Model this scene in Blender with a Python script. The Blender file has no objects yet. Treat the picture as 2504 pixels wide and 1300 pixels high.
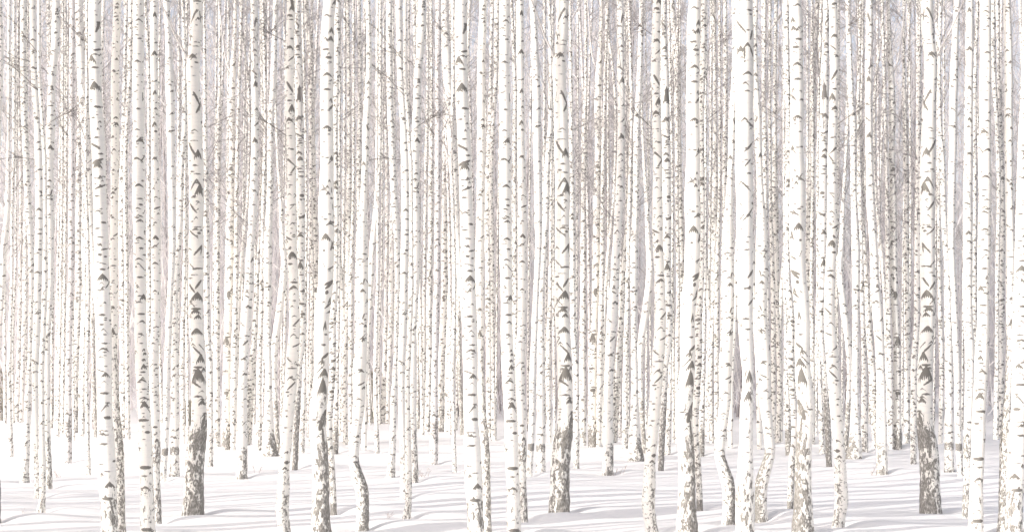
import bpy, math
import numpy as np

rng = np.random.default_rng(7)
scene = bpy.context.scene
COL = scene.collection

# ------------------------------------------------------------------ view geometry
F, CX, HY, CAM = 3600.0, 1252.0, 940.0, 1.67   # focal length and horizon in photo pixels, eye height in m
TILE, MIRROR = 895.0, 3643.0                    # the stand of birches repeats, then repeats mirrored


def ground_z(x, y):
    x = np.asarray(x, float); y = np.asarray(y, float)
    z = 0.055*np.sin(0.55*x + 0.30*y + 0.6) + 0.045*np.sin(0.31*x - 0.52*y + 1.9)
    z = z + 0.022*np.sin(1.25*x + 0.85*y) + 0.016*np.sin(-1.7*x + 1.4*y + 2.2)
    z = 0.62*z + 0.008*np.sin(2.9*x + 2.3*y + 0.7*np.sin(0.8*x))
    return z


def px_to_ground(px, py):
    d = F*CAM/max(py-HY, 30)
    for _ in range(12):
        g = float(ground_z((px-CX)*d/F, d))
        d = 0.5*d + 0.5*F*(CAM-g)/max(py-HY, 30)
    return d


def wx(px, d): return (px-CX)*d/F
def wz(py, d): return CAM + (HY-py)*d/F


# ------------------------------------------------------------------ mesh helpers
def build_mesh(name, verts, quads, mat, tris=None, smooth=True, attrs=None):
    me = bpy.data.meshes.new(name)
    verts = np.asarray(verts, np.float32)
    quads = np.asarray(quads, np.int32).reshape(-1, 4)
    nt = 0 if tris is None else len(tris)
    nq = len(quads)
    me.vertices.add(len(verts)); me.vertices.foreach_set('co', verts.ravel())
    loops = quads.ravel()
    if nt: loops = np.concatenate([loops, np.asarray(tris, np.int32).ravel()])
    me.loops.add(len(loops)); me.loops.foreach_set('vertex_index', loops.astype(np.int32))
    me.polygons.add(nq+nt)
    start = np.concatenate([np.arange(nq)*4, nq*4+np.arange(nt)*3]).astype(np.int32)
    me.polygons.foreach_set('loop_start', start)
    me.polygons.foreach_set('use_smooth', np.full(nq+nt, smooth, bool))
    me.update(calc_edges=True)
    me.validate()
    for an, (kind, data) in (attrs or {}).items():
        a = me.attributes.new(an, kind, 'POINT')
        a.data.foreach_set('vector' if kind == 'FLOAT_VECTOR' else 'value', np.asarray(data, np.float32).ravel())
    me.materials.append(mat)
    return me


def link(name, me, parent=None):
    o = bpy.data.objects.new(name, me); COL.objects.link(o)
    if parent: o.parent = parent
    return o


def sticks(P0, P1, r0, r1):
    """Three-sided tapering prisms between the points P0 and P1."""
    P0 = np.asarray(P0, float); P1 = np.asarray(P1, float)
    n = len(P0); d = P1-P0
    d /= np.linalg.norm(d, axis=1, keepdims=True)+1e-9
    up = np.where(np.abs(d[:, 2:3]) > 0.8, np.array([[1., 0, 0]]), np.array([[0, 0, 1.]]))
    a = np.cross(d, up); a /= np.linalg.norm(a, axis=1, keepdims=True)+1e-9
    b = np.cross(d, a)
    V = np.zeros((n, 6, 3))
    for k in range(3):
        w = 2*math.pi*k/3
        off = a*math.cos(w)+b*math.sin(w)
        V[:, k] = P0+off*np.asarray(r0).reshape(-1, 1)
        V[:, 3+k] = P1+off*np.asarray(r1).reshape(-1, 1)
    base = (np.arange(n)*6)[:, None]
    Q = np.concatenate([base+np.array([[k, (k+1) % 3, 3+(k+1) % 3, 3+k]]) for k in range(3)], 0)
    return V.reshape(-1, 3), Q


def tube(pts, radii, n=8):
    pts = np.asarray(pts, float); m = len(pts)
    V = []
    for i in range(m):
        t = pts[min(i+1, m-1)]-pts[max(i-1, 0)]; t /= np.linalg.norm(t)+1e-9
        a = np.cross(t, [0, 1, 0]); a /= np.linalg.norm(a)+1e-9
        b = np.cross(t, a)
        for k in range(n):
            w = 2*math.pi*k/n
            V.append(pts[i]+radii[i]*(a*math.cos(w)+b*math.sin(w)))
    Q = [(i*n+k, i*n+(k+1) % n, (i+1)*n+(k+1) % n, (i+1)*n+k) for i in range(m-1) for k in range(n)]
    return np.array(V), np.array(Q)


def smooth_curve(ys, vals, q):
    """Monotone-ish cubic (finite-difference Hermite) through traced points."""
    ys = np.asarray(ys, float); vals = np.asarray(vals, float)
    m = np.gradient(vals, ys) if len(ys) > 2 else np.full(len(ys), (vals[-1]-vals[0])/(ys[-1]-ys[0]))
    qq = np.clip(q, ys[0], ys[-1])
    i = np.clip(np.searchsorted(ys, qq, side='right')-1, 0, len(ys)-2)
    h = ys[i+1]-ys[i]; t = (qq-ys[i])/h
    r = ((2*t**3-3*t**2+1)*vals[i]+(t**3-2*t**2+t)*h*m[i]
         + (-2*t**3+3*t**2)*vals[i+1]+(t**3-t**2)*h*m[i+1])
    return r


# ------------------------------------------------------------------ materials
def new_mat(name):
    m = bpy.data.materials.new(name); m.use_nodes = True
    nt = m.node_tree; nt.nodes.clear()
    return m, nt


class NB:
    def __init__(s, nt): s.nt = nt
    def n(s, t, **kw):
        x = s.nt.nodes.new(t)
        for k, v in kw.items(): setattr(x, k, v)
        return x
    def l(s, a, b): s.nt.links.new(a, b)
    def math(s, op, a, b=None, c=None, clamp=False):
        x = s.n('ShaderNodeMath', operation=op, use_clamp=clamp)
        for i, v in enumerate((a, b, c)):
            if v is None: continue
            if isinstance(v, (int, float)): x.inputs[i].default_value = v
            else: s.l(v, x.inputs[i])
        return x.outputs[0]
    def ramp(s, v, lo, hi):
        x = s.n('ShaderNodeMapRange', interpolation_type='SMOOTHSTEP')
        s.l(v, x.inputs[0]); x.inputs[1].default_value = lo; x.inputs[2].default_value = hi
        return x.outputs[0]
    def scale(s, vec, sc):
        x = s.n('ShaderNodeVectorMath', operation='MULTIPLY'); s.l(vec, x.inputs[0]); x.inputs[1].default_value = sc
        return x.outputs[0]
    def noise(s, vec, scale=1, detail=3, rough=0.55):
        x = s.n('ShaderNodeTexNoise'); s.l(vec, x.inputs['Vector'])
        x.inputs['Scale'].default_value = scale; x.inputs['Detail'].default_value = detail; x.inputs['Roughness'].default_value = rough
        return x.outputs['Fac']
    def mix(s, f, a, b):
        x = s.n('ShaderNodeMix', data_type='RGBA')
        if isinstance(f, (int, float)): x.inputs[0].default_value = f
        else: s.l(f, x.inputs[0])
        for i, v in ((6, a), (7, b)):
            if isinstance(v, tuple): x.inputs[i].default_value = (*v, 1)
            else: s.l(v, x.inputs[i])
        return x.outputs[2]


MARK = (0.172, 0.161, 0.143)


def bark_material(name, base, streak):
    m, nt = new_mat(name); b = NB(nt)
    out = b.n('ShaderNodeOutputMaterial'); bs = b.n('ShaderNodeBsdfPrincipled')
    b.l(bs.outputs[0], out.inputs[0]); bs.inputs['Roughness'].default_value = 0.75
    bs.inputs['Specular IOR Level'].default_value = 0.2
    at = b.n('ShaderNodeAttribute', attribute_name='bark').outputs['Vector']
    scar = b.n('ShaderNodeAttribute', attribute_name='scar').outputs['Fac']
    rough = b.n('ShaderNodeAttribute', attribute_name='rough').outputs['Fac']
    len_amt = b.n('ShaderNodeAttribute', attribute_name='lenticel').outputs['Fac']
    # papery white with faint horizontal bands and blotches
    band = b.noise(b.scale(at, (0.8, 0.8, 7.0)), 1.0, 4)
    blot = b.noise(at, 1.3, 3)
    c = b.mix(b.ramp(band, 0.48, 0.74), base, streak)
    c = b.mix(b.math('MULTIPLY', b.ramp(blot, 0.55, 0.75), 0.25), c, (0.74, 0.69, 0.65))
    # lenticels: short flattened dashes
    vo = b.n('ShaderNodeTexVoronoi'); b.l(b.scale(at, (2.2, 2.2, 5.5)), vo.inputs['Vector'])
    vo.inputs['Scale'].default_value = 1.0; vo.inputs['Randomness'].default_value = 1.0
    sep = b.n('ShaderNodeSeparateColor'); b.l(vo.outputs['Color'], sep.inputs[0])
    wob = b.noise(b.scale(at, (9, 9, 22)), 1.0, 2)
    dd = b.math('ADD', vo.outputs['Distance'], b.math('MULTIPLY', b.math('SUBTRACT', wob, 0.5), 0.35))
    ln = b.math('SUBTRACT', 1.0, b.ramp(dd, 0.20, 0.34))
    sel = b.ramp(b.math('SUBTRACT', len_amt, sep.outputs[0]), -0.02, 0.05)
    ln = b.math('MULTIPLY', b.math('MULTIPLY', ln, sel), 0.85)
    # branch scars and brows with ragged edges
    rag = b.noise(b.scale(at, (7, 7, 12)), 1.0, 3, 0.65)
    sc = b.math('ADD', scar, b.math('MULTIPLY', b.math('SUBTRACT', rag, 0.5), 0.11))
    scm = b.ramp(sc, -0.012, 0.03)
    # fissured old bark at the foot
    f1 = b.noise(b.scale(at, (4.6, 4.6, 1.9)), 1.0, 5, 0.65)
    f2 = b.noise(b.scale(at, (15, 15, 5)), 1.0, 3, 0.6)
    fz = b.math('ADD', b.math('MULTIPLY', f1, 0.74), b.math('MULTIPLY', f2, 0.26))
    fz = b.ramp(fz, 0.30, 0.70)
    fm = b.ramp(b.math('SUBTRACT', b.math('MULTIPLY', rough, 0.86), fz), -0.12, 0.10)
    dark = b.math('MAXIMUM', b.math('MAXIMUM', ln, scm), fm)
    mk = b.mix(b.math('MULTIPLY', b.ramp(f2, 0.40, 0.64), fm), b.mix(0.0, MARK, MARK), (0.38, 0.36, 0.33))
    c = b.mix(b.math('MULTIPLY', dark, 0.96), c, mk)
    b.l(c, bs.inputs['Base Color'])
    bp = b.n('ShaderNodeBump'); bp.inputs['Strength'].default_value = 0.35; bp.inputs['Distance'].default_value = 0.012
    b.l(b.math('ADD', b.math('MULTIPLY', dark, -0.5), band), bp.inputs['Height']); b.l(bp.outputs[0], bs.inputs['Normal'])
    return m


BARK = bark_material('birch_bark', (0.89, 0.86, 0.795), (0.80, 0.772, 0.728))
BARK_GREY = bark_material('birch_bark_rosy_grey', (0.79, 0.75, 0.72), (0.70, 0.66, 0.635))


def simple_mat(name, c1, c2, scale, bump=0.0, rough=0.85):
    m, nt = new_mat(name); b = NB(nt)
    out = b.n('ShaderNodeOutputMaterial'); bs = b.n('ShaderNodeBsdfPrincipled')
    b.l(bs.outputs[0], out.inputs[0]); bs.inputs['Roughness'].default_value = rough
    bs.inputs['Specular IOR Level'].default_value = 0.15
    tc = b.n('ShaderNodeTexCoord').outputs['Object']
    nz = b.noise(tc, scale, 4)
    b.l(b.mix(b.ramp(nz, 0.35, 0.65), c1, c2), bs.inputs['Base Color'])
    if bump:
        bp = b.n('ShaderNodeBump'); bp.inputs['Strength'].default_value = bump; bp.inputs['Distance'].default_value = 0.02
        b.l(nz, bp.inputs['Height']); b.l(bp.outputs[0], bs.inputs['Normal'])
    return m


SNOW = simple_mat('snow', (0.89, 0.87, 0.848), (0.91, 0.89, 0.868), 3.0, 0.12, 0.6)
TWIG = simple_mat('twig_bark', (0.27, 0.25, 0.245), (0.42, 0.395, 0.39), 2.0)
PALE = simple_mat('pale_twig_bark', (0.80, 0.77, 0.74), (0.66, 0.62, 0.60), 2.0)
BRANCH = simple_mat('branch_bark', (0.18, 0.165, 0.15), (0.28, 0.258, 0.238), 2.0)
FARBARK = simple_mat('far_birch_bark', (0.62, 0.575, 0.565), (0.36, 0.325, 0.32), 1.4)
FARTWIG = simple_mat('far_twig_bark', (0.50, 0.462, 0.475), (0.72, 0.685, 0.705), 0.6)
NEEDLE = simple_mat('needles', (0.38, 0.355, 0.29), (0.56, 0.53, 0.46), 3.0)
STEM = simple_mat('dry_stem', (0.30, 0.22, 0.18), (0.42, 0.32, 0.27), 8.0)

# ------------------------------------------------------------------ traced marks
CROP = dict(A1=(0, 0), A2=(300, 0), A3=(600, 0), B1=(0, 300), B2=(300, 300), B3=(600, 300),
            C1=(0, 620), C2=(300, 620), C3=(600, 620), D1=(0, 900), D2=(300, 900), D3=(600, 900),
            M1=(1660, 0), M2=(1660, 300), M3=(1660, 620))


def a(x, y, w, h, th=9): return ('arch', x, y, w, h, th)
def d(x, y, w, h): return ('dash', x, y, w, h)
def t(x, y, w, h): return ('tri', x, y, w, h)
def s(x, y, x2, y2, th): return ('slash', x, y, x2, y2, th)


def scar_field(marks, X, Y):
    """Signed field in photo pixels (positive inside a mark); X is arc position, Y height, in pixels."""
    Fd = np.full(X.shape, -9.0)
    rows = Y[:, 0]
    for mk in marks:
        k = mk[0]
        if k == 'slash':
            _, x, y, x2, y2, th = mk
            lo, hi = min(y, y2)-th-4, max(y, y2)+th+4
        else:
            _, x, y, w, h = mk[:5]
            lo, hi = y-h-16, y+h+16
        i0, i1 = np.searchsorted(rows, lo), np.searchsorted(rows, hi)
        if i1 <= i0: continue
        xx, yy = X[i0:i1], Y[i0:i1]
        if k == 'slash':
            vx, vy = x2-x, y2-y
            u = np.clip(((xx-x)*vx+(yy-y)*vy)/(vx*vx+vy*vy+1e-6), 0, 1)
            dist = np.hypot(xx-x-u*vx, yy-y-u*vy)
            v = th*0.5*(0.6+0.4*np.sin(math.pi*np.clip(u*0.9+0.1, 0, 1)))-dist
        elif k == 'dash':
            q = np.hypot((xx-x)/(w*0.5), (yy-y)/(h*0.5))
            v = (1-q)*h*0.5
        elif k == 'arch':
            th = mk[5]
            u = np.abs(xx-x)/(w*0.5)
            line = y+h*u**1.35
            v = np.where(u < 1.15, th*0.5*(1-0.75*np.clip(u, 0, 1)**1.5)-np.abs(yy-line), -9)
        else:  # brow: dense in the middle, drooping ragged arms
            u = np.abs(xx-x)/(w*0.5)
            top = y-h*0.5+h*0.8*u**1.2
            bot = top+h*(0.22+0.62*np.clip(1-u, 0, 1)**0.8)+h*0.14*np.sin(xx*1.3+y)+h*0.1*np.sin(xx*2.7+1.7*y)
            v = np.where(u < 1.15, np.minimum(yy-top, bot-yy), -9)
        Fd[i0:i1] = np.maximum(Fd[i0:i1], v)
    return Fd


def random_marks(xc, half, y0, y1, dens, big, r):
    """Scattered brows and dashes all round a trunk; spacing follows its width."""
    out = []
    y = y0
    while y < y1:
        R = float(half(y)); D = 2*R
        for _ in range(6 if D > 11 else 4):
            sx = r.uniform(-math.pi, math.pi)*R
            yy = y+r.uniform(0, D)
            kind = r.random()
            if kind < 0.42:
                out.append(('arch', sx, yy, D*r.uniform(0.4, 0.9)*big, D*r.uniform(0.1, 0.3), max(3.8, D*r.uniform(0.12, 0.2)*big)))
            elif kind < 0.62:
                out.append(('tri', sx, yy, D*r.uniform(0.3, 0.55)*big, max(4.5, D*r.uniform(0.24, 0.38)*big)))
            elif kind < 0.7:
                e = D*r.uniform(0.15, 0.3)*(1 if r.random() < .5 else -1)
                out.append(('slash', sx-e, yy+abs(e)*1.1, sx+e, yy-abs(e)*1.1, max(2.0, D*0.11)))
            else:
                out.append(('dash', sx, yy, D*r.uniform(0.25, 0.6), max(3.2, D*r.uniform(0.1, 0.16))))
        y += D/(0.22+dens)*r.uniform(0.7, 1.3)
    return out


# ------------------------------------------------------------------ the birches, traced
# key: (label words, [(y, left, right) ...], options)
T = {}


def tree(key, words, pts, dens=1.0, big=1.0, marks=None, rough=None, side=0.0, len_=0.3, grey=False, crown=None, short=None, branches=None):
    T[key] = dict(words=words, pts=pts, dens=dens, big=big, marks=marks or [], rough=rough or [], side=side,
                  len=len_, grey=grey, crown=crown, branches=branches or [], short=short or words)


tree('foot', 'big white birch with wide fissured foot cut by bottom edge',
     [(0, 217, 246), (200, 219, 249), (400, 226, 257), (500, 229, 260), (600, 232, 265), (700, 235, 268), (800, 235, 271), (900, 237, 272), (1000, 239, 274), (1177, 243, 285), (1300, 248, 287), (1338, 246, 289)],
     dens=0.5, big=0.7, len_=0.2, rough=[(1100, 0), (1165, 0.12), (1200, 0.2), (1225, 0.5), (1340, 0.62)], side=0.05, short='big fissure-footed birch',
     marks=[('A1', d(778, 132, 20, 8), s(800, 185, 775, 265, 18), d(790, 190, 30, 14), d(725, 293, 34, 14), d(770, 345, 34, 8), d(745, 403, 22, 8), s(760, 412, 808, 398, 14), a(770, 440, 80, 15, 9), t(738, 475, 60, 48), d(765, 547, 64, 14), d(805, 610, 12, 7), t(763, 690, 84, 50), d(735, 803, 38, 9), d(788, 858, 62, 15), d(750, 945, 40, 11), d(812, 1013, 14, 12), d(782, 1100, 42, 13), s(735, 1145, 805, 1185, 17)),
            ('B1', s(745, 330, 825, 295, 19), t(785, 340, 72, 46), d(800, 448, 40, 10), d(745, 405, 20, 7), d(770, 495, 30, 10), s(765, 535, 845, 495, 13), d(780, 588, 46, 14), a(790, 705, 84, 15, 10), d(820, 688, 20, 8), d(838, 798, 50, 13), d(785, 845, 50, 12), d(765, 820, 30, 8), d(805, 913, 40, 10), d(792, 972, 28, 9), s(820, 1015, 860, 1000, 11), d(808, 1053, 36, 16), s(765, 1105, 860, 1130, 7), d(828, 1168, 52, 13), t(830, 1230, 84, 42)),
            ('C1', d(800, 292, 50, 10), s(765, 330, 810, 365, 6), d(815, 415, 30, 9), d(825, 488, 50, 15), d(855, 513, 24, 8), d(820, 565, 42, 13), a(838, 600, 84, 55, 9), d(800, 675, 30, 10), d(850, 713, 72, 11), a(835, 752, 104, 38, 13), s(780, 915, 850, 940, 11), t(855, 960, 62, 30), d(800, 1060, 60, 8), d(845, 1107, 84, 15)),
            ('D1', d(870, 390, 64, 20), d(825, 520, 60, 11), d(840, 597, 64, 15), d(870, 815, 62, 9), t(890, 920, 76, 36), d(870, 1030, 100, 20))])

tree('mottle', 'mottled grey-sided birch against {R} side of big fissure-footed birch',
     [(0, 278, 295), (200, 272, 291), (400, 272, 291), (500, 271, 289), (600, 268, 288), (700, 268, 288), (800, 269, 287), (900, 272, 288), (1000, 275, 293), (1100, 278, 302), (1300, 286, 308), (1320, 285, 310)],
     dens=0.5, big=0.8, len_=0.2, rough=[(780, 0), (880, 0.3), (1000, 0.4), (1100, 0.45), (1330, 0.5)], side=0.22, short='mottled birch',
     marks=[('A1', t(940, 38, 30, 14), t(940, 165, 28, 15), t(935, 475, 30, 18), a(912, 565, 42, 14, 9), t(930, 940, 40, 16), t(935, 990, 42, 22), a(915, 1190, 42, 22, 11)),
            ('B1', s(935, 520, 920, 545, 11), t(905, 560, 42, 18), t(910, 380, 30, 14), s(938, 880, 910, 905, 9), d(910, 1138, 50, 9)),
            ('C1', t(910, 430, 30, 20), t(905, 615, 34, 44), a(890, 315, 44, 14, 8))])

tree('ring', 'white birch with bracketed rings, pale foot cut by bottom edge',
     [(0, 327, 352), (200, 325, 351), (400, 326, 354), (500, 326, 354), (600, 326, 355), (700, 329, 357), (800, 331, 358), (900, 332, 363), (1000, 337, 367), (1100, 341, 372), (1200, 345, 376), (1300, 345, 379), (1325, 344, 380)],
     dens=0.5, big=0.7, len_=0.22, rough=[(1120, 0), (1180, 0.22), (1330, 0.3)], side=0.06, short='ringed white birch',
     marks=[('A2', a(138, 165, 65, 20, 11), a(105, 225, 55, 8, 9), d(145, 315, 40, 10), d(140, 438, 24, 7), a(125, 492, 66, 14, 11), d(140, 603, 28, 7), d(130, 686, 28, 7), a(105, 735, 45, 12, 8), s(165, 740, 165, 810, 9), d(135, 873, 42, 10), a(105, 970, 45, 12, 8), a(122, 1035, 66, 14, 9), t(150, 1120, 62, 28), a(120, 1262, 84, 25, 13), s(178, 1240, 155, 1290, 10)),
            ('B2', a(125, 60, 55, 12, 9), a(140, 498, 76, 22, 15), d(90, 485, 30, 8), d(155, 655, 36, 13), a(130, 683, 62, 10, 9), a(155, 745, 40, 12, 9), t(150, 782, 62, 18), t(145, 920, 74, 18), d(110, 960, 50, 8), d(160, 1000, 40, 11), a(140, 1082, 78, 22, 11), d(150, 1228, 50, 10)),
            ('C2', d(150, 190, 52, 12), t(175, 345, 52, 36), a(140, 385, 72, 10, 7), d(160, 480, 62, 13), a(165, 535, 62, 20, 11), d(150, 637, 40, 10), d(160, 712, 30, 9), t(180, 762, 28, 18), t(180, 895, 42, 32), d(175, 940, 42, 11), a(165, 1000, 74, 25, 13), d(180, 1075, 52, 9), a(180, 1140, 84, 18, 9), t(185, 1195, 60, 42)),
            ('D2', d(175, 410, 92, 17), d(210, 505, 42, 18), d(190, 785, 98, 22), a(190, 940, 80, 25, 15), d(185, 850, 60, 9), d(200, 1275, 94, 22))])

tree('brow', 'slim birch with round dark brows, {R} of ringed white birch',
     [(0, 368, 385), (200, 369, 386), (400, 371, 389), (500, 371, 392), (700, 371, 392), (800, 370, 391), (900, 365, 388), (1000, 368, 389), (1075, 372, 392), (1200, 375, 392), (1275, 380, 396)],
     dens=0.4, big=0.8, len_=0.2, rough=[(1060, 0), (1090, 0.5), (1120, 0.6), (1150, 0.25), (1190, 0.35), (1205, 0.6), (1276, 0.5)], side=0.15, short='brow-scarred slim birch',
     marks=[('A2', t(262, 120, 32, 32), d(265, 195, 22, 6), t(260, 428, 46, 28), a(240, 650, 40, 10, 8), t(262, 740, 34, 28), t(270, 868, 32, 18), t(260, 990, 42, 26), d(270, 1050, 24, 13), a(258, 1258, 56, 28, 13)),
            ('B2', a(240, 140, 34, 10, 7), d(270, 190, 14, 6), a(250, 525, 42, 15, 9), t(275, 480, 16, 18), s(260, 690, 300, 670, 11), d(262, 628, 18, 7), a(270, 795, 36, 10, 8), t(270, 915, 52, 26), a(265, 980, 52, 15, 10), a(265, 1115, 66, 20, 12)),
            ('C2', a(265, 295, 52, 20, 11), a(250, 710, 52, 14, 9), d(270, 880, 30, 10), d(275, 960, 26, 12)),
            ('D2', d(265, 465, 42, 13), t(280, 568, 34, 22), d(265, 265, 26, 8))])

tree('coal', 'stout birch with ragged black scars and dark flaring foot',
     [(0, 466, 497), (50, 466, 494), (100, 463, 491), (150, 458, 487), (200, 458, 488), (300, 461, 494), (400, 463, 497), (600, 463, 497), (800, 464, 498), (900, 469, 503), (1000, 468, 504), (1050, 466, 505), (1080, 459, 503), (1120, 455, 499), (1200, 451, 497), (1258, 448, 497)],
     dens=0.3, big=0.8, len_=0.22, rough=[(1000, 0), (1025, 0.35), (1045, 0.55), (1062, 0.95), (1085, 0.82), (1110, 0.5), (1140, 0.62), (1180, 0.62), (1215, 0.68), (1230, 0.85), (1260, 0.88)], side=0.22, short='stout dark-footed birch',
     marks=[('A2', d(600, 22, 62, 13), s(600, 90, 550, 195, 13), s(620, 100, 625, 190, 9), s(525, 260, 548, 335, 13), d(590, 378, 66, 9), s(512, 400, 527, 480, 9), t(565, 455, 62, 28), d(595, 505, 42, 11), d(560, 543, 28, 8), d(575, 613, 24, 7), s(535, 755, 528, 850, 8), s(575, 745, 620, 850, 17), s(625, 830, 595, 905, 16), d(535, 918, 40, 9), d(565, 1068, 38, 8), d(575, 1128, 84, 8), s(530, 1135, 600, 1255, 15), t(610, 1230, 52, 52)),
            ('B2', d(590, 348, 42, 11), d(605, 415, 52, 10), s(600, 458, 548, 545, 12), s(600, 458, 640, 540, 14), t(620, 540, 62, 62), d(570, 600, 62, 8), s(545, 650, 600, 720, 14), d(560, 790, 42, 8), d(610, 833, 62, 9), s(530, 840, 610, 920, 11), d(618, 882, 32, 15), s(635, 980, 580, 1055, 15), s(635, 985, 630, 1050, 10), s(530, 1100, 580, 1160, 10), s(580, 1160, 640, 1160, 11), d(575, 1212, 62, 8)),
            ('C2', s(540, 245, 585, 310, 14), s(630, 215, 590, 280, 16), t(605, 342, 96, 52), d(595, 440, 84, 14), t(590, 460, 74, 30), t(610, 502, 58, 28), t(600, 618, 90, 40), s(570, 740, 640, 810, 13), t(632, 832, 62, 52), d(610, 902, 84, 15), d(610, 938, 100, 10), t(612, 965, 104, 84), s(560, 1010, 630, 1060, 15), d(610, 1130, 64, 11), t(645, 1180, 52, 32)),
            ('D2', d(605, 225, 84, 9), t(642, 268, 52, 30), s(660, 380, 640, 470, 22))],
     branches=[('white', 'A2', [(535, 520), (500, 430), (450, 330), (420, 260), (370, 130), (310, 0), (285, -60)], 5.5, 3)])

tree('elbow', 'white birch with curved bare foot, bending {L}ward near the snow',
     [(0, 702, 722), (100, 699, 719), (300, 700, 720), (400, 702, 723), (500, 702, 725), (600, 701, 726), (700, 706, 729), (780, 708, 733), (850, 704, 732), (900, 700, 728), (1000, 692, 720), (1100, 685, 711), (1150, 682, 708), (1200, 678, 708), (1250, 675, 705), (1300, 682, 711), (1322, 683, 714)],
     dens=0.5, big=0.7, len_=0.2, rough=[(1110, 0), (1160, 0.28), (1330, 0.36)], side=0.16, short='curve-footed white birch',
     marks=[('A3', s(370, 0, 385, 80, 19), t(375, 70, 38, 38), d(355, 130, 48, 12), d(370, 165, 42, 9), d(362, 238, 28, 7), d(375, 315, 32, 11), a(360, 380, 54, 20, 16), s(390, 450, 345, 495, 10), d(375, 555, 18, 6), s(335, 660, 378, 735, 16), d(355, 805, 42, 11), t(375, 865, 54, 48), a(350, 952, 68, 28, 20), d(375, 1190, 36, 11), a(345, 1270, 62, 30, 11)),
            ('B3', s(335, 290, 400, 350, 10), s(400, 350, 370, 400, 12), d(362, 420, 38, 9), d(362, 500, 36, 9), a(355, 570, 42, 16, 9), s(360, 660, 405, 650, 8), d(390, 733, 28, 8), a(380, 800, 62, 40, 9), s(325, 905, 375, 935, 12), a(375, 1035, 84, 58, 12), t(385, 1055, 62, 40), d(360, 1125, 42, 14)),
            ('C3', d(395, 230, 72, 11), t(390, 268, 64, 22), d(395, 375, 32, 9), s(430, 520, 385, 575, 12), a(390, 640, 74, 40, 9), s(385, 740, 465, 715, 10), s(330, 820, 375, 860, 10), d(375, 910, 84, 9), a(365, 980, 84, 55, 10), s(400, 1020, 340, 1080, 12)),
            ('D3', d(330, 335, 40, 9), d(335, 745, 40, 20), t(320, 790, 40, 20)) ],
     branches=[('brown', 'A3', [(322, 1078), (280, 1050), (215, 1015), (150, 955)], 1.6, 0.6), ('brown', 'A3', [(322, 330), (240, 310), (150, 285)], 1.4, 0.5)])

tree('plate', 'dark-plated birch with blackened leaning foot, {R} of curve-footed birch',
     [(0, 723, 734), (100, 722, 736), (200, 722, 741), (300, 723, 743), (400, 725, 745), (600, 726, 746), (700, 729, 746), (800, 734, 748), (850, 732, 745), (900, 726, 738), (1000, 720, 734), (1144, 714, 727)],
     dens=0.8, big=0.9, len_=0.35, rough=[(940, 0.2), (1000, 0.6), (1020, 0.72), (1145, 0.8)], side=0.12, short='plate-scarred birch',
     marks=[('A3', d(428, 102, 18, 8), s(400, 175, 430, 215, 12), d(412, 258, 42, 11), d(425, 290, 28, 8), a(418, 375, 46, 20, 16), a(420, 440, 52, 8, 6), t(437, 745, 42, 90), d(437, 720, 30, 30), a(425, 795, 54, 14, 11), a(430, 937, 64, 38, 20), s(400, 1060, 460, 1095, 10), d(435, 1125, 42, 8), d(445, 1142, 42, 8), d(420, 1170, 38, 8), a(430, 1215, 66, 22, 14), t(440, 1265, 54, 28)),
            ('B3', d(432, 370, 52, 9), d(440, 395, 42, 8), d(450, 430, 52, 9), d(455, 582, 38, 19), s(475, 735, 435, 765, 14), a(440, 895, 62, 20, 16), d(455, 962, 28, 9), d(450, 1095, 42, 11), t(440, 1130, 42, 42)),
            ('C3', d(455, 400, 40, 14), d(460, 480, 40, 16), d(450, 170, 40, 9), d(460, 300, 44, 12))])

tree('cream', 'broad creamy birch, smooth above, scaly dark foot cut by bottom edge',
     [(0, 792, 820), (50, 788, 817), (100, 786, 817), (200, 785, 815), (400, 783, 815), (500, 780, 816), (600, 782, 817), (700, 778, 814), (760, 771, 806), (800, 769, 803), (900, 769, 803), (960, 762, 801), (1010, 757, 798), (1060, 760, 798), (1100, 763, 801), (1200, 765, 805), (1300, 760, 808), (1332, 757, 811)],
     dens=0.35, big=0.6, len_=0.12, rough=[(860, 0), (900, 0.15), (980, 0.26), (1080, 0.3), (1105, 0.55), (1150, 0.62), (1170, 0.4), (1200, 0.6), (1250, 0.72), (1335, 0.75)], side=0.26, short='broad creamy birch',
     marks=[('A3', t(715, 25, 44, 36), a(650, 130, 74, 28, 12), t(690, 250, 42, 38), t(685, 318, 54, 34), d(640, 405, 72, 14), d(670, 468, 62, 16), a(655, 597, 90, 28, 18), d(655, 720, 62, 15), t(685, 798, 28, 22), s(705, 840, 670, 880, 16), d(610, 880, 42, 11), t(655, 1020, 84, 24), t(690, 1260, 34, 34), d(615, 1255, 52, 11)),
            ('B3', t(675, 467, 24, 18), a(620, 540, 84, 15, 11), t(665, 565, 34, 24), s(690, 520, 690, 560, 10), d(690, 605, 32, 12), s(695, 640, 700, 700, 7), a(680, 805, 78, 25, 12), t(645, 912, 74, 44), s(700, 950, 685, 1015, 16), d(630, 1020, 22, 14), s(620, 1105, 640, 1155, 6), s(665, 1170, 710, 1140, 12), s(640, 1290, 710, 1255, 16)),
            ('C3', s(705, 220, 645, 280, 20), d(655, 310, 26, 26), t(675, 372, 34, 44), s(680, 390, 640, 435, 14), a(690, 460, 72, 16, 14), t(640, 570, 28, 54), d(630, 725, 42, 12), s(660, 790, 615, 835, 18), t(620, 858, 28, 38), t(635, 945, 74, 54), t(620, 1040, 50, 90)),
            ('D3', t(630, 150, 60, 80), s(640, 340, 600, 480, 34), s(620, 480, 635, 640, 18))])

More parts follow.
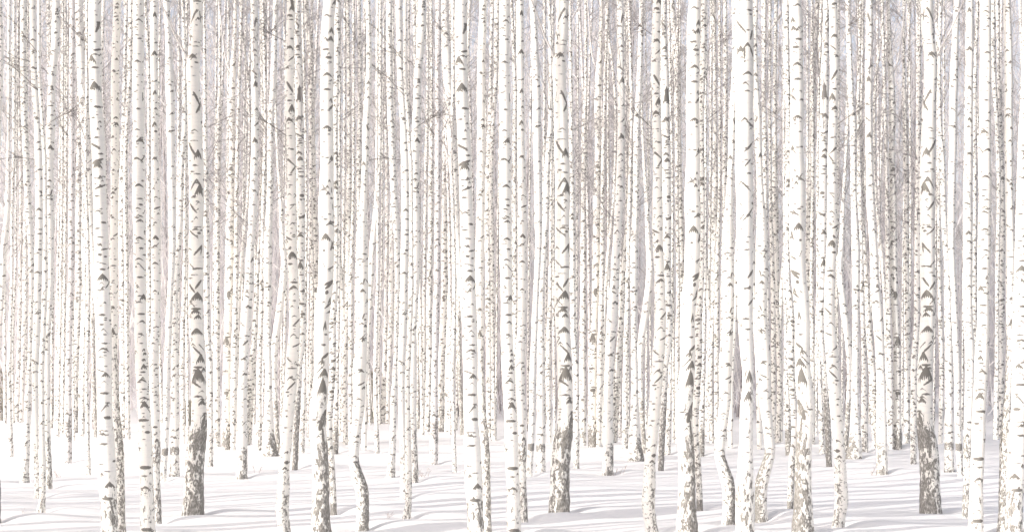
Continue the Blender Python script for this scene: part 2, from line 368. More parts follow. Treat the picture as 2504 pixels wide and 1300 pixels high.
tree('knee', 'spotted birch with low knee bend, {R} of broad creamy birch',
     [(0, 819, 831), (100, 819, 831), (200, 817, 829), (300, 815, 826), (500, 816, 828), (650, 817, 827), (700, 815, 826), (760, 807, 823), (900, 805, 821), (1000, 799, 815), (1050, 795, 812), (1090, 799, 814), (1115, 804, 817), (1150, 805, 819), (1252, 809, 823)],
     dens=1.0, big=1.0, len_=0.3, rough=[(1100, 0.1), (1150, 0.45), (1225, 0.5), (1236, 0.97), (1255, 0.97)], short='knee-bent spotted birch',
     marks=[('A3', a(733, 185, 30, 14, 9), a(735, 235, 36, 14, 8), t(735, 410, 26, 16), a(725, 770, 36, 12, 8), a(720, 1220, 40, 22, 12)), ('B3', a(720, 245, 46, 22, 14), t(722, 480, 40, 26), t(725, 520, 36, 18)),
            ('C3', a(690, 545, 40, 10, 8), s(685, 860, 720, 840, 14), t(700, 910, 50, 24), d(690, 975, 40, 9), s(715, 1000, 690, 1025, 10), d(690, 1095, 40, 18)), ('D3', d(690, 480, 60, 14), d(690, 385, 60, 8), d(685, 250, 60, 7))])

tree('seam', 'white birch with kinked foot turning {R}ward above the snow',
     [(0, 895, 905), (200, 895, 908), (300, 888, 905), (400, 885, 900), (500, 880, 897), (600, 872, 899), (700, 871, 900), (800, 873, 899), (900, 864, 895), (1000, 863, 890), (1080, 857, 880), (1127, 853, 878), (1160, 860, 889), (1190, 869, 899), (1250, 873, 901), (1290, 870, 901)],
     dens=0.55, big=0.8, len_=0.2, rough=[(1100, 0), (1132, 0.45), (1160, 0.5), (1190, 0.45), (1292, 0.66)], side=0.36, short='kink-footed birch',
     marks=[('A3', d(968, 160, 24, 12), t(975, 430, 36, 24), t(980, 660, 32, 18), t(980, 778, 28, 16), s(968, 1000, 980, 1040, 12), t(972, 1180, 32, 18)),
            ('B3', t(940, 325, 36, 30), a(915, 1085, 74, 12, 9), d(920, 885, 22, 6)),
            ('C3', s(950, 205, 945, 240, 10), t(937, 295, 44, 24), s(950, 480, 935, 520, 10), a(930, 555, 54, 15, 9), a(935, 670, 64, 25, 10), t(940, 685, 24, 24), a(930, 930, 54, 18, 12), s(900, 1045, 945, 1025, 10), a(905, 1150, 64, 20, 9)),
            ('D3', a(885, 405, 50, 12, 7), a(885, 580, 54, 10, 10), a(875, 695, 48, 10, 8), d(880, 742, 44, 12))],
     branches=[('brown', 'A3', [(965, 460), (1000, 500), (1040, 545), (1075, 590)], 0.8, 0.4)])

tree('grey', 'ash-grey-waisted birch with shaggy foot beside slender peak-footed birch',
     [(0, 71, 88), (100, 74, 89), (200, 77, 94), (300, 83, 100), (400, 86, 106), (500, 87, 106), (600, 86, 105), (700, 83, 101), (800, 81, 100), (900, 78, 95), (1000, 79, 95), (1100, 83, 100), (1214, 84, 103)],
     dens=0.35, big=0.9, len_=0.2, rough=[(1040, 0), (1100, 0.35), (1215, 0.42)], short='shaggy-footed birch',
     marks=[('A1', a(268, 320, 48, 14, 10), a(270, 540, 48, 10, 9), s(260, 690, 318, 725, 9), a(305, 940, 38, 12, 9), s(255, 810, 275, 840, 9)),
            ('B1', a(318, 687, 54, 25, 14), d(328, 763, 38, 9), d(328, 850, 38, 8), d(325, 885, 42, 10), d(325, 1010, 32, 12), a(305, 1187, 54, 14, 12), d(330, 375, 26, 10)),
            ('C1', s(330, 280, 315, 300, 10), a(270, 380, 40, 14, 8), a(300, 475, 40, 8, 7), s(255, 840, 310, 870, 8), d(290, 935, 40, 7))],
     branches=[('brown', 'A1', [(325, 1180), (260, 1100), (170, 1015), (80, 930), (0, 870), (-40, 840)], 1.5, 0.6), ('brown', 'A1', [(280, 1268), (200, 1262), (120, 1268), (40, 1285), (0, 1300)], 1.4, 0.5)])

tree('slip', 'slender foremost birch with small peaked foot before shaggy-footed birch',
     [(0, 92, 100), (200, 93, 101), (300, 100, 108), (400, 105, 114), (500, 106, 115), (600, 106, 116), (700, 104, 116), (800, 101, 112), (900, 96, 108), (1000, 96, 108), (1160, 96, 112), (1220, 96, 111), (1249, 90, 111)],
     dens=0.5, big=0.9, len_=0.25, rough=[(1130, 0), (1160, 0.4), (1185, 0.3), (1215, 0.45), (1250, 0.45)], short='slender peak-footed birch',
     branches=[('brown', 'A1', [(320, 465), (300, 435), (240, 355), (180, 290), (130, 220), (60, 140), (0, 100), (-40, 75)], 1.8, 0.7), ('brown', 'A1', [(318, 725), (250, 660), (180, 590), (90, 520), (0, 445), (-40, 420)], 1.6, 0.6),
               ('brown', 'A1', [(355, 1000), (420, 940), (500, 880), (560, 845), (640, 815)], 1.2, 0.5)])

tree('bend', 'gently bowed birch, dark-sided foot, {R} of slender peak-footed birch',
     [(0, 128, 146), (100, 126, 145), (200, 119, 136), (300, 114, 134), (400, 111, 131), (500, 113, 130), (600, 116, 132), (700, 116, 130), (800, 112, 124), (900, 108, 123), (1000, 108, 122), (1192, 111, 128)],
     dens=0.5, big=0.9, len_=0.25, rough=[(1050, 0.05), (1080, 0.45), (1192, 0.5)], side=0.15, short='bowed birch',
     marks=[('A1', t(458, 120, 26, 14), t(453, 180, 28, 18), d(453, 267, 28, 11), a(425, 410, 52, 12, 9), a(405, 530, 42, 12, 9), d(423, 578, 24, 8), d(420, 692, 30, 8), t(425, 714, 32, 14), a(400, 845, 42, 10, 8), d(410, 1030, 42, 9), t(410, 1175, 42, 32)),
            ('B1', d(400, 383, 28, 9), a(403, 462, 42, 14, 11), a(390, 508, 46, 12, 11), t(415, 555, 14, 30), d(395, 580, 30, 11), a(380, 605, 50, 12, 9))],
     branches=[('brown', 'A1', [(390, 600), (360, 560), (300, 530), (245, 500), (180, 490), (60, 485), (0, 450)], 1.5, 0.5), ('brown', 'A1', [(392, 1165), (368, 1060), (355, 1000), (352, 930), (330, 840)], 1.2, 0.5), ('brown', 'A1', [(470, 120), (520, 180), (570, 230), (605, 275)], 0.9, 0.4)])

tree('rosy', 'rosy grey birch with dark ring above its foot, paler snow behind',
     [(0, 171, 183), (400, 169, 181), (600, 168, 181), (700, 166, 179), (800, 163, 177), (900, 161, 175), (1020, 158, 176), (1060, 156, 176), (1129, 157, 175)],
     dens=0.9, big=0.9, len_=0.3, grey=True, rough=[(1010, 0), (1030, 0.55), (1065, 0.55), (1078, 0.2), (1130, 0.45)], short='rosy grey birch', marks=[('A1', a(565, 775, 38, 14, 10), d(568, 680, 24, 8)), ('C1', a(540, 1265, 44, 18, 14))])

tree('comb', 'birch slanting {R}ward downhill until big fissure-footed birch hides it',
     [(0, 183, 201), (100, 186, 206), (200, 191, 212), (300, 197, 220), (400, 203, 225), (500, 209, 229), (600, 216, 234), (700, 226, 242), (800, 236, 250), (1000, 250, 262), (1095, 256, 268)],
     dens=0.35, big=0.8, len_=0.2, short='descending leaner',
     marks=[('A1', a(612, 35, 42, 10, 9), a(637, 268, 48, 18, 14), d(663, 325, 28, 9), a(630, 545, 32, 8, 8), d(632, 372, 26, 7), a(670, 785, 54, 14, 10), a(675, 965, 48, 12, 10), d(700, 1085, 42, 15), a(705, 1205, 48, 14, 12)), ('B1', d(715, 375, 36, 9), d(685, 413, 26, 8), a(700, 232, 46, 14, 10), d(715, 655, 26, 9))],
     branches=[('brown', 'A1', [(655, 1172), (600, 1120), (540, 1070), (490, 980), (440, 860)], 1.3, 0.5)])

tree('hook', 'ring-scarred birch leaning {R}ward as it rises, black heel on snow',
     [(0, 613, 629), (200, 615, 632), (400, 614, 631), (500, 609, 629), (600, 604, 622), (700, 598, 619), (800, 588, 612), (900, 585, 606), (1000, 581, 604), (1167, 578, 605)],
     dens=0.5, big=0.9, len_=0.25, rough=[(1080, 0), (1095, 0.4), (1140, 0.45), (1168, 0.6)], side=0.15, short='ring-scarred leaner',
     marks=[('A3', s(90, 150, 75, 220, 12), a(60, 110, 38, 12, 9), a(65, 245, 42, 10, 9), d(75, 310, 30, 8), t(80, 405, 38, 16), s(60, 570, 95, 600, 11), t(85, 672, 38, 38), t(95, 870, 24, 18), s(105, 970, 85, 1000, 10), t(80, 1120, 46, 32), a(75, 1260, 52, 25, 11)),
            ('B3', a(65, 462, 44, 18, 11), d(75, 540, 30, 8), d(70, 655, 36, 9), a(45, 890, 48, 38, 11), s(65, 1070, 50, 1110, 11), d(50, 785, 30, 8)), ('C3', a(18, 290, 44, 50, 11), s(0, 330, 35, 350, 10)), ('C2', s(1000, 690, 960, 730, 12), a(970, 830, 44, 22, 13), t(975, 955, 40, 18))])

tree('boot', 'birch with broad boot-like foot, dark on its {R} side',
     [(0, 669, 680), (100, 666, 677), (200, 662, 674), (300, 655, 669), (400, 655, 668), (500, 652, 666), (600, 646, 665), (800, 648, 663), (900, 648, 665), (1000, 647, 667), (1060, 643, 671), (1112, 641, 679)],
     dens=0.8, big=0.9, len_=0.3, rough=[(1040, 0), (1068, 0.45), (1115, 0.62)], side=0.45, short='boot-footed birch', branches=[('brown', 'A3', [(212, 1145), (180, 1090), (140, 990), (105, 900)], 1.2, 0.5), ('brown', 'A3', [(232, 1020), (265, 1075), (310, 1150)], 1.0, 0.4)])

tree('stripe', 'thin pale birch against {R} edge of stout dark-footed birch',
     [(0, 497, 502), (200, 497, 505), (400, 497, 508), (500, 497, 510), (700, 499, 512), (800, 501, 513), (900, 506, 520), (1000, 507, 521), (1136, 508, 521)], dens=1.1, len_=0.35, rough=[(1040, 0.1), (1070, 0.4), (1120, 0.5), (1137, 0.6)])
tree('band', 'pale slim birch with a black collar low on its trunk',
     [(0, 399, 413), (100, 405, 419), (200, 406, 425), (400, 410, 428), (500, 412, 430), (600, 414, 430), (700, 411, 424), (800, 406, 420), (900, 401, 416), (1000, 399, 414), (1100, 396, 411), (1174, 393, 406)],
     dens=0.6, big=0.9, len_=0.25, rough=[(1092, 0), (1096, 0.99), (1110, 0.99), (1114, 0.15), (1150, 0.35), (1174, 0.3)], short='black-collared birch')
tree('sock', 'thin-collared birch with olive foot, {R} of the black-collared birch',
     [(0, 443, 450), (100, 447, 455), (200, 447, 456), (300, 446, 457), (400, 438, 450), (500, 435, 448), (600, 430, 443), (700, 424, 436), (800, 421, 435), (900, 418, 437), (1000, 418, 437), (1162, 416, 439)],
     dens=0.7, len_=0.3, rough=[(1090, 0), (1095, 0.8), (1108, 0.75), (1114, 0.1), (1130, 0.35), (1162, 0.5)], short='olive-footed birch')
tree('gap', 'thin birch {L} of the stout dark-footed birch, foot far back',
     [(0, 455, 461), (300, 448, 457), (500, 449, 456), (700, 446, 455), (900, 440, 451), (1083, 444, 453)], dens=1.0, len_=0.35)
tree('knob', 'slim straight speckled birch, second {R} of stout dark-footed birch',
     [(0, 534, 541), (200, 534, 541), (300, 529, 540), (500, 526, 537), (700, 525, 537), (900, 522, 537), (1090, 524, 538)], dens=1.1, len_=0.35, rough=[(1030, 0.1), (1060, 0.45), (1092, 0.5)])
tree('burl', 'birch with a black burl at mid height and a dark foot',
     [(0, 572, 580), (100, 569, 578), (200, 561, 575), (400, 560, 573), (500, 556, 572), (700, 553, 570), (830, 548, 564), (900, 546, 563), (1000, 545, 563), (1097, 543, 564)],
     dens=1.0, len_=0.3, rough=[(1030, 0.1), (1055, 0.6), (1072, 0.8), (1098, 0.72)], short='dark-burled birch', marks=[('C2', t(825, 690, 54, 50), d(845, 325, 28, 40), d(825, 1105, 44, 20))],
     branches=[('white', 'A2', [(858, 580), (825, 480), (805, 330), (790, 150), (775, 0), (768, -60)], 4, 2.5)])
tree('twin', 'thin grey-flecked birch {R} of the dark-burled birch',
     [(0, 588, 594), (400, 576, 584), (700, 571, 582), (900, 565, 580), (1098, 564, 574)], dens=1.1, len_=0.35)
tree('sweep', 'smooth white sapling sweeping {R}ward up past the dark-burled birch',
     [(0, 585, 589), (77, 590, 595), (200, 604, 610), (400, 606, 612), (500, 601, 608), (600, 590, 598), (700, 583, 590), (900, 575, 583), (1080, 572, 580)], dens=0.5, len_=0.15)
tree('crook', 'speckled birch slanting {R}ward as it rises beside ring-scarred leaner',
     [(0, 635, 643), (200, 637, 646), (400, 642, 652), (500, 638, 651), (600, 630, 641), (700, 623, 634), (800, 617, 629), (900, 608, 619), (1000, 602, 612), (1095, 599, 607)], dens=1.1, len_=0.4, short='slanting speckled birch', rough=[(950, 0.1), (1000, 0.4), (1096, 0.55)])
tree('pair', 'thin upright birch {L} of the boot-footed birch, dark speckled foot',
     [(0, 640, 646), (300, 645, 653), (500, 640, 648), (700, 635, 645), (900, 629, 640), (1100, 626, 640)], dens=1.1, len_=0.35, rough=[(1040, 0.1), (1070, 0.45), (1102, 0.55)])
tree('reed', 'reed thin birch between the ring-scarred leaner and boot-footed birch',
     [(0, 648, 652), (500, 634, 640), (700, 631, 637), (900, 617, 624), (1094, 606, 614)], dens=0.9, len_=0.3)
tree('swan', 'swan-necked birch bulging {R}ward at mid height, thin dark foot',
     [(0, 675, 680), (300, 672, 678), (400, 677, 684), (500, 682, 691), (600, 685, 697), (650, 687, 702), (700, 683, 699), (760, 675, 692), (830, 665, 682), (900, 662, 676), (1000, 669, 680), (1060, 673, 683), (1106, 675, 686)], dens=0.6, len_=0.3, rough=[(950, 0.05), (990, 0.6), (1107, 0.75)])
tree('shade', 'thin birch in the gap behind the plate-scarred birch',
     [(0, 737, 743), (500, 746, 752), (900, 740, 748), (1108, 731, 744)], dens=1.1, len_=0.4, rough=[(1000, 0.1), (1050, 0.4), (1109, 0.45)])
tree('stair', 'arch-browed birch sliding behind {L} side of broad creamy birch',
     [(0, 741, 753), (50, 744, 757), (100, 750, 763), (200, 753, 768), (400, 757, 771), (500, 759, 775), (600, 762, 777), (700, 764, 781), (800, 767, 784), (1085, 768, 782)],
     dens=0.9, len_=0.3, marks=[('A3', a(518, 550, 38, 12, 9), t(520, 665, 36, 28), a(525, 865, 40, 14, 9), a(527, 905, 42, 14, 9), a(530, 1150, 42, 16, 8), a(528, 1235, 44, 18, 8)), ('B3', a(545, 615, 46, 24, 8), a(548, 690, 48, 18, 7), a(550, 840, 50, 20, 8), a(560, 940, 52, 12, 8), a(530, 345, 44, 14, 10))],
     branches=[('brown', 'A3', [(532, 528), (500, 495), (445, 435), (420, 380)], 1.3, 0.5)])
tree('rule', 'thin spotted birch along {L} edge of the broad creamy birch',
     [(0, 760, 765), (500, 757, 765), (700, 759, 768), (900, 756, 766), (1088, 756, 767)], dens=1.2, len_=0.45, rough=[(600, 0.12), (900, 0.25), (1089, 0.4)])
tree('fork', 'thin birch with crossed dark foot, {R} of the knee-bent spotted birch',
     [(0, 828, 834), (500, 826, 833), (700, 824, 832), (900, 819, 829), (1000, 816, 828), (1107, 811, 827)], dens=1.0, len_=0.4, rough=[(1010, 0.1), (1055, 0.7), (1107, 0.75)])
tree('line', 'slim speckled birch midway between knee-bent and kink-footed birches',
     [(0, 846, 854), (200, 849, 857), (400, 848, 859), (500, 846, 860), (600, 844, 860), (700, 843, 858), (800, 842, 852), (900, 837, 848), (1088, 839, 851)], dens=1.1, len_=0.4, rough=[(1000, 0.1), (1040, 0.35), (1089, 0.45)])
tree('cross', 'white sapling crossing {R}ward downhill from the knee-bent spotted birch',
     [(0, 800, 806), (500, 816, 825), (620, 823, 834), (720, 831, 842), (800, 837, 846), (900, 836, 845), (1080, 834, 843)], dens=0.7, len_=0.3)
tree('side', 'thin flecked birch just {L} of the kink-footed birch',
     [(0, 862, 868), (500, 860, 867), (700, 853, 863), (900, 852, 862), (1092, 852, 861)], dens=1.1, len_=0.4, rough=[(1040, 0.1), (1093, 0.4)])
tree('veil', 'slim birch with brown top branch, hidden low by kink-footed birch',
     [(0, 874, 882), (200, 876, 884), (400, 872, 883), (500, 872, 882), (700, 868, 878), (1095, 868, 878)], dens=1.1, len_=0.4, branches=[('brown', 'A3', [(905, 410), (870, 290), (830, 225), (790, 170)], 1.5, 0.6)])
tree('smooth', 'smooth unmarked birch leaning {R}ward as it rises from kink-footed birch',
     [(0, 920, 927), (200, 919, 926), (400, 918, 925), (480, 916, 926), (500, 915, 926), (600, 904, 918), (700, 900, 912), (800, 895, 906), (900, 889, 900), (1050, 885, 897), (1100, 885, 896)], dens=0.25, len_=0.1)
tree('pin', 'pin-thin birch with speckled foot alone on the snow',
     [(0, 32, 38), (200, 31, 39), (400, 30, 37), (500, 27, 33), (700, 25, 32), (800, 21, 30), (900, 18, 28), (1000, 19, 29), (1115, 22, 33)], dens=0.7, len_=0.25, rough=[(1020, 0.1), (1045, 0.35), (1116, 0.4)])
tree('lean', 'dark-heeled birch leaning {R}ward as it rises, {L} of shaggy-footed birch',
     [(0, 51, 63), (200, 51, 65), (400, 57, 72), (500, 62, 77), (600, 69, 82), (700, 72, 83), (800, 71, 82), (900, 67, 77), (1000, 60, 75), (1120, 56, 72), (1177, 50, 71)], dens=0.9, len_=0.3, rough=[(1080, 0.1), (1130, 0.35), (1178, 0.5)], short='dark-heeled leaner')
tree('back', 'thin birch behind dark-heeled leaner, foot at far snow edge',
     [(0, 60, 66), (400, 62, 69), (600, 57, 70), (800, 54, 66), (900, 51, 60), (1032, 48, 58)], dens=1.0, len_=0.35)
tree('dusk', 'speckled birch {L} of dark-heeled leaner, foot at far snow edge',
     [(0, 42, 47), (200, 43, 49), (400, 47, 55), (700, 45, 54), (800, 43, 53), (900, 40, 52), (1030, 32, 48)], dens=1.2, len_=0.4, rough=[(980, 0.1), (1032, 0.45)])
tree('hair', 'hair thin birch {R} of the pin-thin birch',
     [(0, 44, 47), (400, 38, 42), (700, 34, 39), (800, 29, 35), (900, 28, 34), (1034, 29, 36)], dens=0.8, len_=0.3)
tree('speck', 'thin black-freckled birch with dark foot, {R} of bowed birch',
     [(0, 114, 125), (200, 117, 125), (400, 122, 130), (700, 123, 132), (1020, 123, 132), (1046, 122, 133)], dens=1.3, len_=0.45, rough=[(700, 0.15), (900, 0.3), (1000, 0.55), (1047, 0.6)])
tree('wisp', 'wispy birch second to {R} of the bowed birch, flecked grey',
     [(0, 148, 152), (200, 148, 154), (400, 143, 151), (600, 140, 147), (700, 138, 146), (900, 135, 146), (1047, 132, 145)], dens=1.1, len_=0.4)
tree('near', 'dotted birch just {L} of the rosy grey birch',
     [(0, 157, 162), (200, 158, 164), (400, 155, 165), (600, 152, 163), (700, 149, 161), (900, 148, 160), (1052, 143, 158)], dens=1.3, len_=0.45, rough=[(960, 0.1), (1000, 0.35), (1053, 0.45)])
tree('peer', 'dotted birch just {R} of the rosy grey birch, mossy dark foot',
     [(0, 190, 198), (300, 189, 200), (500, 186, 200), (700, 185, 200), (800, 181, 199), (900, 177, 194), (1057, 176, 192)], dens=1.3, len_=0.45, rough=[(820, 0.1), (950, 0.35), (1058, 0.6)])
tree('pale', 'pale birch second to {R} of the rosy grey birch',
     [(0, 205, 212), (400, 200, 208), (500, 201, 212), (600, 200, 217), (700, 201, 217), (800, 197, 215), (900, 194, 212), (1060, 192, 209)], dens=1.0, len_=0.3, rough=[(900, 0.1), (1061, 0.2)])
tree('spine', 'spindly tiny-footed birch alone on snow, {L} of big fissure-footed birch',
     [(0, 209, 217), (200, 209, 217), (400, 206, 213), (600, 211, 219), (800, 210, 220), (900, 208, 216), (1060, 210, 219), (1158, 212, 222)], dens=0.9, len_=0.35, rough=[(1030, 0.1), (1060, 0.35), (1158, 0.35)])
tree('stump', 'narrow brown-barked trunk behind {L} edge of big fissure-footed birch',
     [(0, 250, 257), (500, 232, 240), (800, 222, 232), (900, 224, 233), (1000, 228, 238), (1068, 231, 242)], dens=0.6, len_=0.3, rough=[(600, 0.3), (850, 0.55), (980, 0.7), (1069, 0.75)])
tree('tuft', 'thin birch {R} of mottled birch, foot at far snow edge',
     [(0, 305, 314), (200, 301, 309), (300, 298, 312), (400, 294, 308), (500, 291, 305), (700, 292, 307), (900, 294, 308), (1070, 294, 309)], dens=1.3, len_=0.4, rough=[(980, 0.1), (1071, 0.45)])
tree('slant', 'thin birch between the mottled birch and ringed white birch',
     [(0, 315, 326), (200, 312, 322), (300, 306, 315), (400, 302, 311), (700, 305, 314), (900, 306, 315), (1073, 307, 319)], dens=1.1, len_=0.35, rough=[(960, 0.1), (1074, 0.4)])
tree('slot', 'thin dotted birch in the slot behind the brow-scarred slim birch',
     [(0, 353, 359), (200, 360, 368), (400, 360, 368), (600, 360, 369), (800, 360, 371), (1078, 360, 371)], dens=1.3, len_=0.45)

# central birch, standing on the mirror line: its own pixels, only once
CENTRE = dict(words='silky smooth birch standing between two kink-footed birches that mirror each other', short='lone central birch',
              pts=[(0, 1800, 1840), (150, 1797, 1841), (300, 1799, 1840), (500, 1801, 1840), (700, 1804, 1840), (850, 1810, 1841), (920, 1817, 1842), (1000, 1811, 1841), (1100, 1806, 1839), (1150, 1803, 1841), (1200, 1801, 1842), (1300, 1799, 1844), (1330, 1796, 1847)],
              dens=0.3, big=0.7, len=0.12, grey=False, crown=None, branches=[], side=0.1,
              rough=[(900, 0), (930, 0.3), (960, 0.25), (1000, 0.16), (1130, 0.2), (1190, 0.46), (1330, 0.52)],
              marks=[('M1', t(510, 10, 84, 20), d(555, 97, 52, 13), s(455, 170, 520, 275, 15), d(540, 257, 42, 9), s(575, 260, 558, 330, 16), a(535, 367, 84, 58, 20), t(480, 405, 54, 44), s(510, 400, 510, 480, 13), s(458, 390, 462, 450, 11), s(560, 400, 583, 460, 16), t(513, 502, 22, 16), a(540, 592, 94, 25, 16), a(540, 735, 74, 10, 8), a(512, 952, 84, 55, 16), s(530, 980, 575, 1005, 11), t(505, 1128, 18, 12), s(580, 1135, 510, 1215, 14)),
                     ('M2', d(490, 318, 42, 8), d(550, 410, 48, 12), s(485, 475, 560, 550, 12), s(485, 475, 462, 520, 9), a(480, 650, 40, 20, 11), s(580, 680, 495, 790, 11), d(550, 912, 42, 8), s(462, 1035, 510, 1085, 7), s(580, 1175, 540, 1235, 16)),
                     ('M3', t(555, 268, 34, 18), s(580, 365, 545, 410, 14), d(520, 520, 64, 14), s(480, 500, 495, 590, 6), t(555, 975, 54, 74), s(530, 930, 520, 980, 10), t(545, 1130, 60, 60))])


# ------------------------------------------------------------------ building one birch
def trunk_mesh(spec, r):
    pts = spec['pts']; ys = [p[0] for p in pts]
    cen = [(p[1]+p[2])/2 for p in pts]; wid = [(p[2]-p[1])/2*(1.05 if p[2]-p[1] > 14 else 1.12) for p in pts]
    yb = ys[-1]; dist = px_to_ground(cen[-1], yb)
    k = dist/F
    Rb = wid[-1]
    top_y = -90.0
    step = 2.0
    yy = np.arange(top_y, yb+1, step)
    # above the frame the trunk goes on, thinning, to the height of a grown birch
    htop = max(15.5, wz(top_y, dist)+2.0)+r.uniform(-1, 1.5)
    y_top = HY-(htop-CAM)/k
    upper = np.linspace(y_top, top_y, 9)[:-1]
    below = np.array([yb+0.25/k*0.5, yb+0.5/k])
    Y = np.concatenate([upper, yy, below])
    c = smooth_curve(ys, cen, Y); R = np.maximum(smooth_curve(ys, wid, Y), 1.6)
    up = Y < ys[0]
    c[up] += (Y[up]-ys[0])*(cen[1]-cen[0])/(ys[1]-ys[0])*0.4
    R[up] *= np.clip(1-0.85*(ys[0]-Y[up])/(ys[0]-y_top+1e-6), 0.12, 1)
    bl = Y > yb
    R[bl] *= 1.04
    # organic unevenness
    ph = r.uniform(0, 6.28, 6)
    Dm = 2*np.mean(wid)
    c = c+0.018*Dm*np.sin(Y/(Dm*1.9)+ph[0])+0.012*Dm*np.sin(Y/(Dm*0.8)+ph[1])
    R = R*(1+0.022*np.sin(Y/(Dm*1.1)+ph[2])+0.016*np.sin(Y/(Dm*0.45)+ph[3]))
    nf = int(np.clip(math.pi*Rb/1.9, 10, 50)); nb = max(5, nf//3)
    th = np.concatenate([np.linspace(-math.pi/2, math.pi/2, nf+1), np.linspace(math.pi/2, 1.5*math.pi, nb+1)[1:-1]])
    n = len(th); m = len(Y)
    TH = np.where(th > math.pi, th-2*math.pi, th)
    S, YY = np.meshgrid(TH, Y); Rg = R[:, None]; Cg = c[:, None]
    # rough amount
    ro = np.zeros_like(S)
    if spec['rough']:
        ry = [q[0] for q in spec['rough']]; rv = [q[1] for q in spec['rough']]
        base = np.interp(YY, ry, rv, left=0.0)
        ro = np.where(base > 0.01, base+spec['side']*np.sin(S)*np.minimum(1, base*3), 0)
    # scars
    tr = []
    half = lambda q: float(np.interp(q, Y, R))
    for grp in spec['marks']:
        ox, oy = CROP[grp[0]]
        for mk in grp[1:]:
            z = 3.25
            def arc(x, y):
                cc = float(np.interp(y, Y, c)); rr = half(y)
                return rr*math.asin(max(-0.97, min(0.97, (x-cc)/rr)))
            if mk[0] == 'slash':
                x1, y1, x2, y2 = ox+mk[1]/z, oy+mk[2]/z, ox+mk[3]/z, oy+mk[4]/z
                tr.append(('slash', arc(x1, y1), y1, arc(x2, y2), y2, max(3.2, mk[5]/z*1.4)))
            else:
                x1, y1 = ox+mk[1]/z, oy+mk[2]/z
                q = list(mk); q[1] = arc(x1, y1); q[2] = y1; q[3] = mk[3]/z*1.16; q[4] = mk[4]/z*(1.45 if mk[0] != 'arch' else 1.0)
                if mk[0] == 'arch': q[5] = max(4.0, mk[5]/z*1.5)
                tr.append(tuple(q))
    tr += random_marks(c, half, top_y, yb, spec['dens'], spec['big'], r)
    arcx = S*Rg
    sf = scar_field(tr, arcx, YY)/max(Dm, 6)
    sf[Y < top_y] = -1
    # displacement: fissured bark and brow ridges stand proud
    bump = np.sin(S*5+ph[4]+np.sin(YY/(0.35*Dm)))*np.sin(YY/(0.22*Dm)+ph[5]+1.3*np.sin(3*S))
    Rd = Rg*(1+0.05*np.clip(ro, 0, 1)*bump+0.02*np.clip(sf*8, 0, 1))
    flare = np.clip((YY-(yb-0.35*Dm))/(0.5*Dm), 0, 1)
    Rd = Rd*(1+0.10*flare*(0.5+0.5*np.sin(3*S+ph[4])))
    x0 = wx(cen[-1], dist)
    V = np.stack([(wx(Cg, dist)+k*Rd*np.sin(S))-x0, -k*Rd*np.cos(S), wz(YY, dist)-wz(yb, dist)], -1)
    seed = r.uniform(0, 60, 3)
    Dl = Dm
    bark = np.stack([0.5*np.sin(S)+seed[0], -0.5*np.cos(S)+seed[1], -YY/Dl+seed[2]], -1)
    idx = np.arange(m*n).reshape(m, n); nx = np.roll(idx, -1, 1)
    Q = np.stack([idx[:-1], nx[:-1], nx[1:], idx[1:]], -1).reshape(-1, 4)[:, ::-1]
    lent = np.full(m*n, spec['len'])
    me = build_mesh('trunk', V.reshape(-1, 3), Q, BARK_GREY if spec['grey'] else BARK,
                    attrs=dict(bark=('FLOAT_VECTOR', bark.reshape(-1, 3)), scar=('FLOAT', sf.ravel()), rough=('FLOAT', ro.ravel()), lenticel=('FLOAT', lent)))
    return me, dist, cen[-1], yb, x0, htop, (Y, c, R)


def crown_mesh(dist, htop, Y, c, x0, yb, r, n_prim, hmin):
    k = dist/F
    P0, P1, r0, r1 = [], [], [], []
    zb = wz(yb, dist)
    for _ in range(n_prim):
        h = hmin+(htop-hmin-0.3)*r.random()**0.75
        py = HY-(h+zb-CAM)/k
        base = np.array([wx(float(np.interp(py, Y, c)), dist)-x0, 0, h])
        az = r.uniform(0, 2*math.pi); el = r.uniform(0.45, 1.15)
        L = r.uniform(0.9, 2.3)*(1.0-0.45*(h-hmin)/(htop-hmin+1e-6))
        p = base; dr = np.array([math.cos(az)*math.cos(el), math.sin(az)*math.cos(el), math.sin(el)])
        rad = 0.009
        for sgi in range(3):
            q = p+dr*L/3; nr = rad*0.72
            P0.append(p); P1.append(q); r0.append(rad); r1.append(nr)
            for _ in range(3):
                w = p+(q-p)*r.random(); tw = dr+r.normal(0, 0.55, 3); tw /= np.linalg.norm(tw)
                l2 = r.uniform(0.25, 0.8)
                e = w+tw*l2*0.6; P0.append(w); P1.append(e); r0.append(0.0045); r1.append(0.0038)
                e2 = e+(tw+r.normal(0, 0.3, 3)+np.array([0, 0, -0.15]))*l2*0.5
                P0.append(e); P1.append(e2); r0.append(0.0038); r1.append(0.0025)
            p = q; rad = nr; dr = dr+r.normal(0, 0.14, 3)+np.array([0, 0, -0.05]); dr /= np.linalg.norm(dr)
    V, Q = sticks(np.array(P0), np.array(P1), np.array(r0), np.array(r1))
    return build_mesh('crown', V, Q, TWIG, smooth=False)


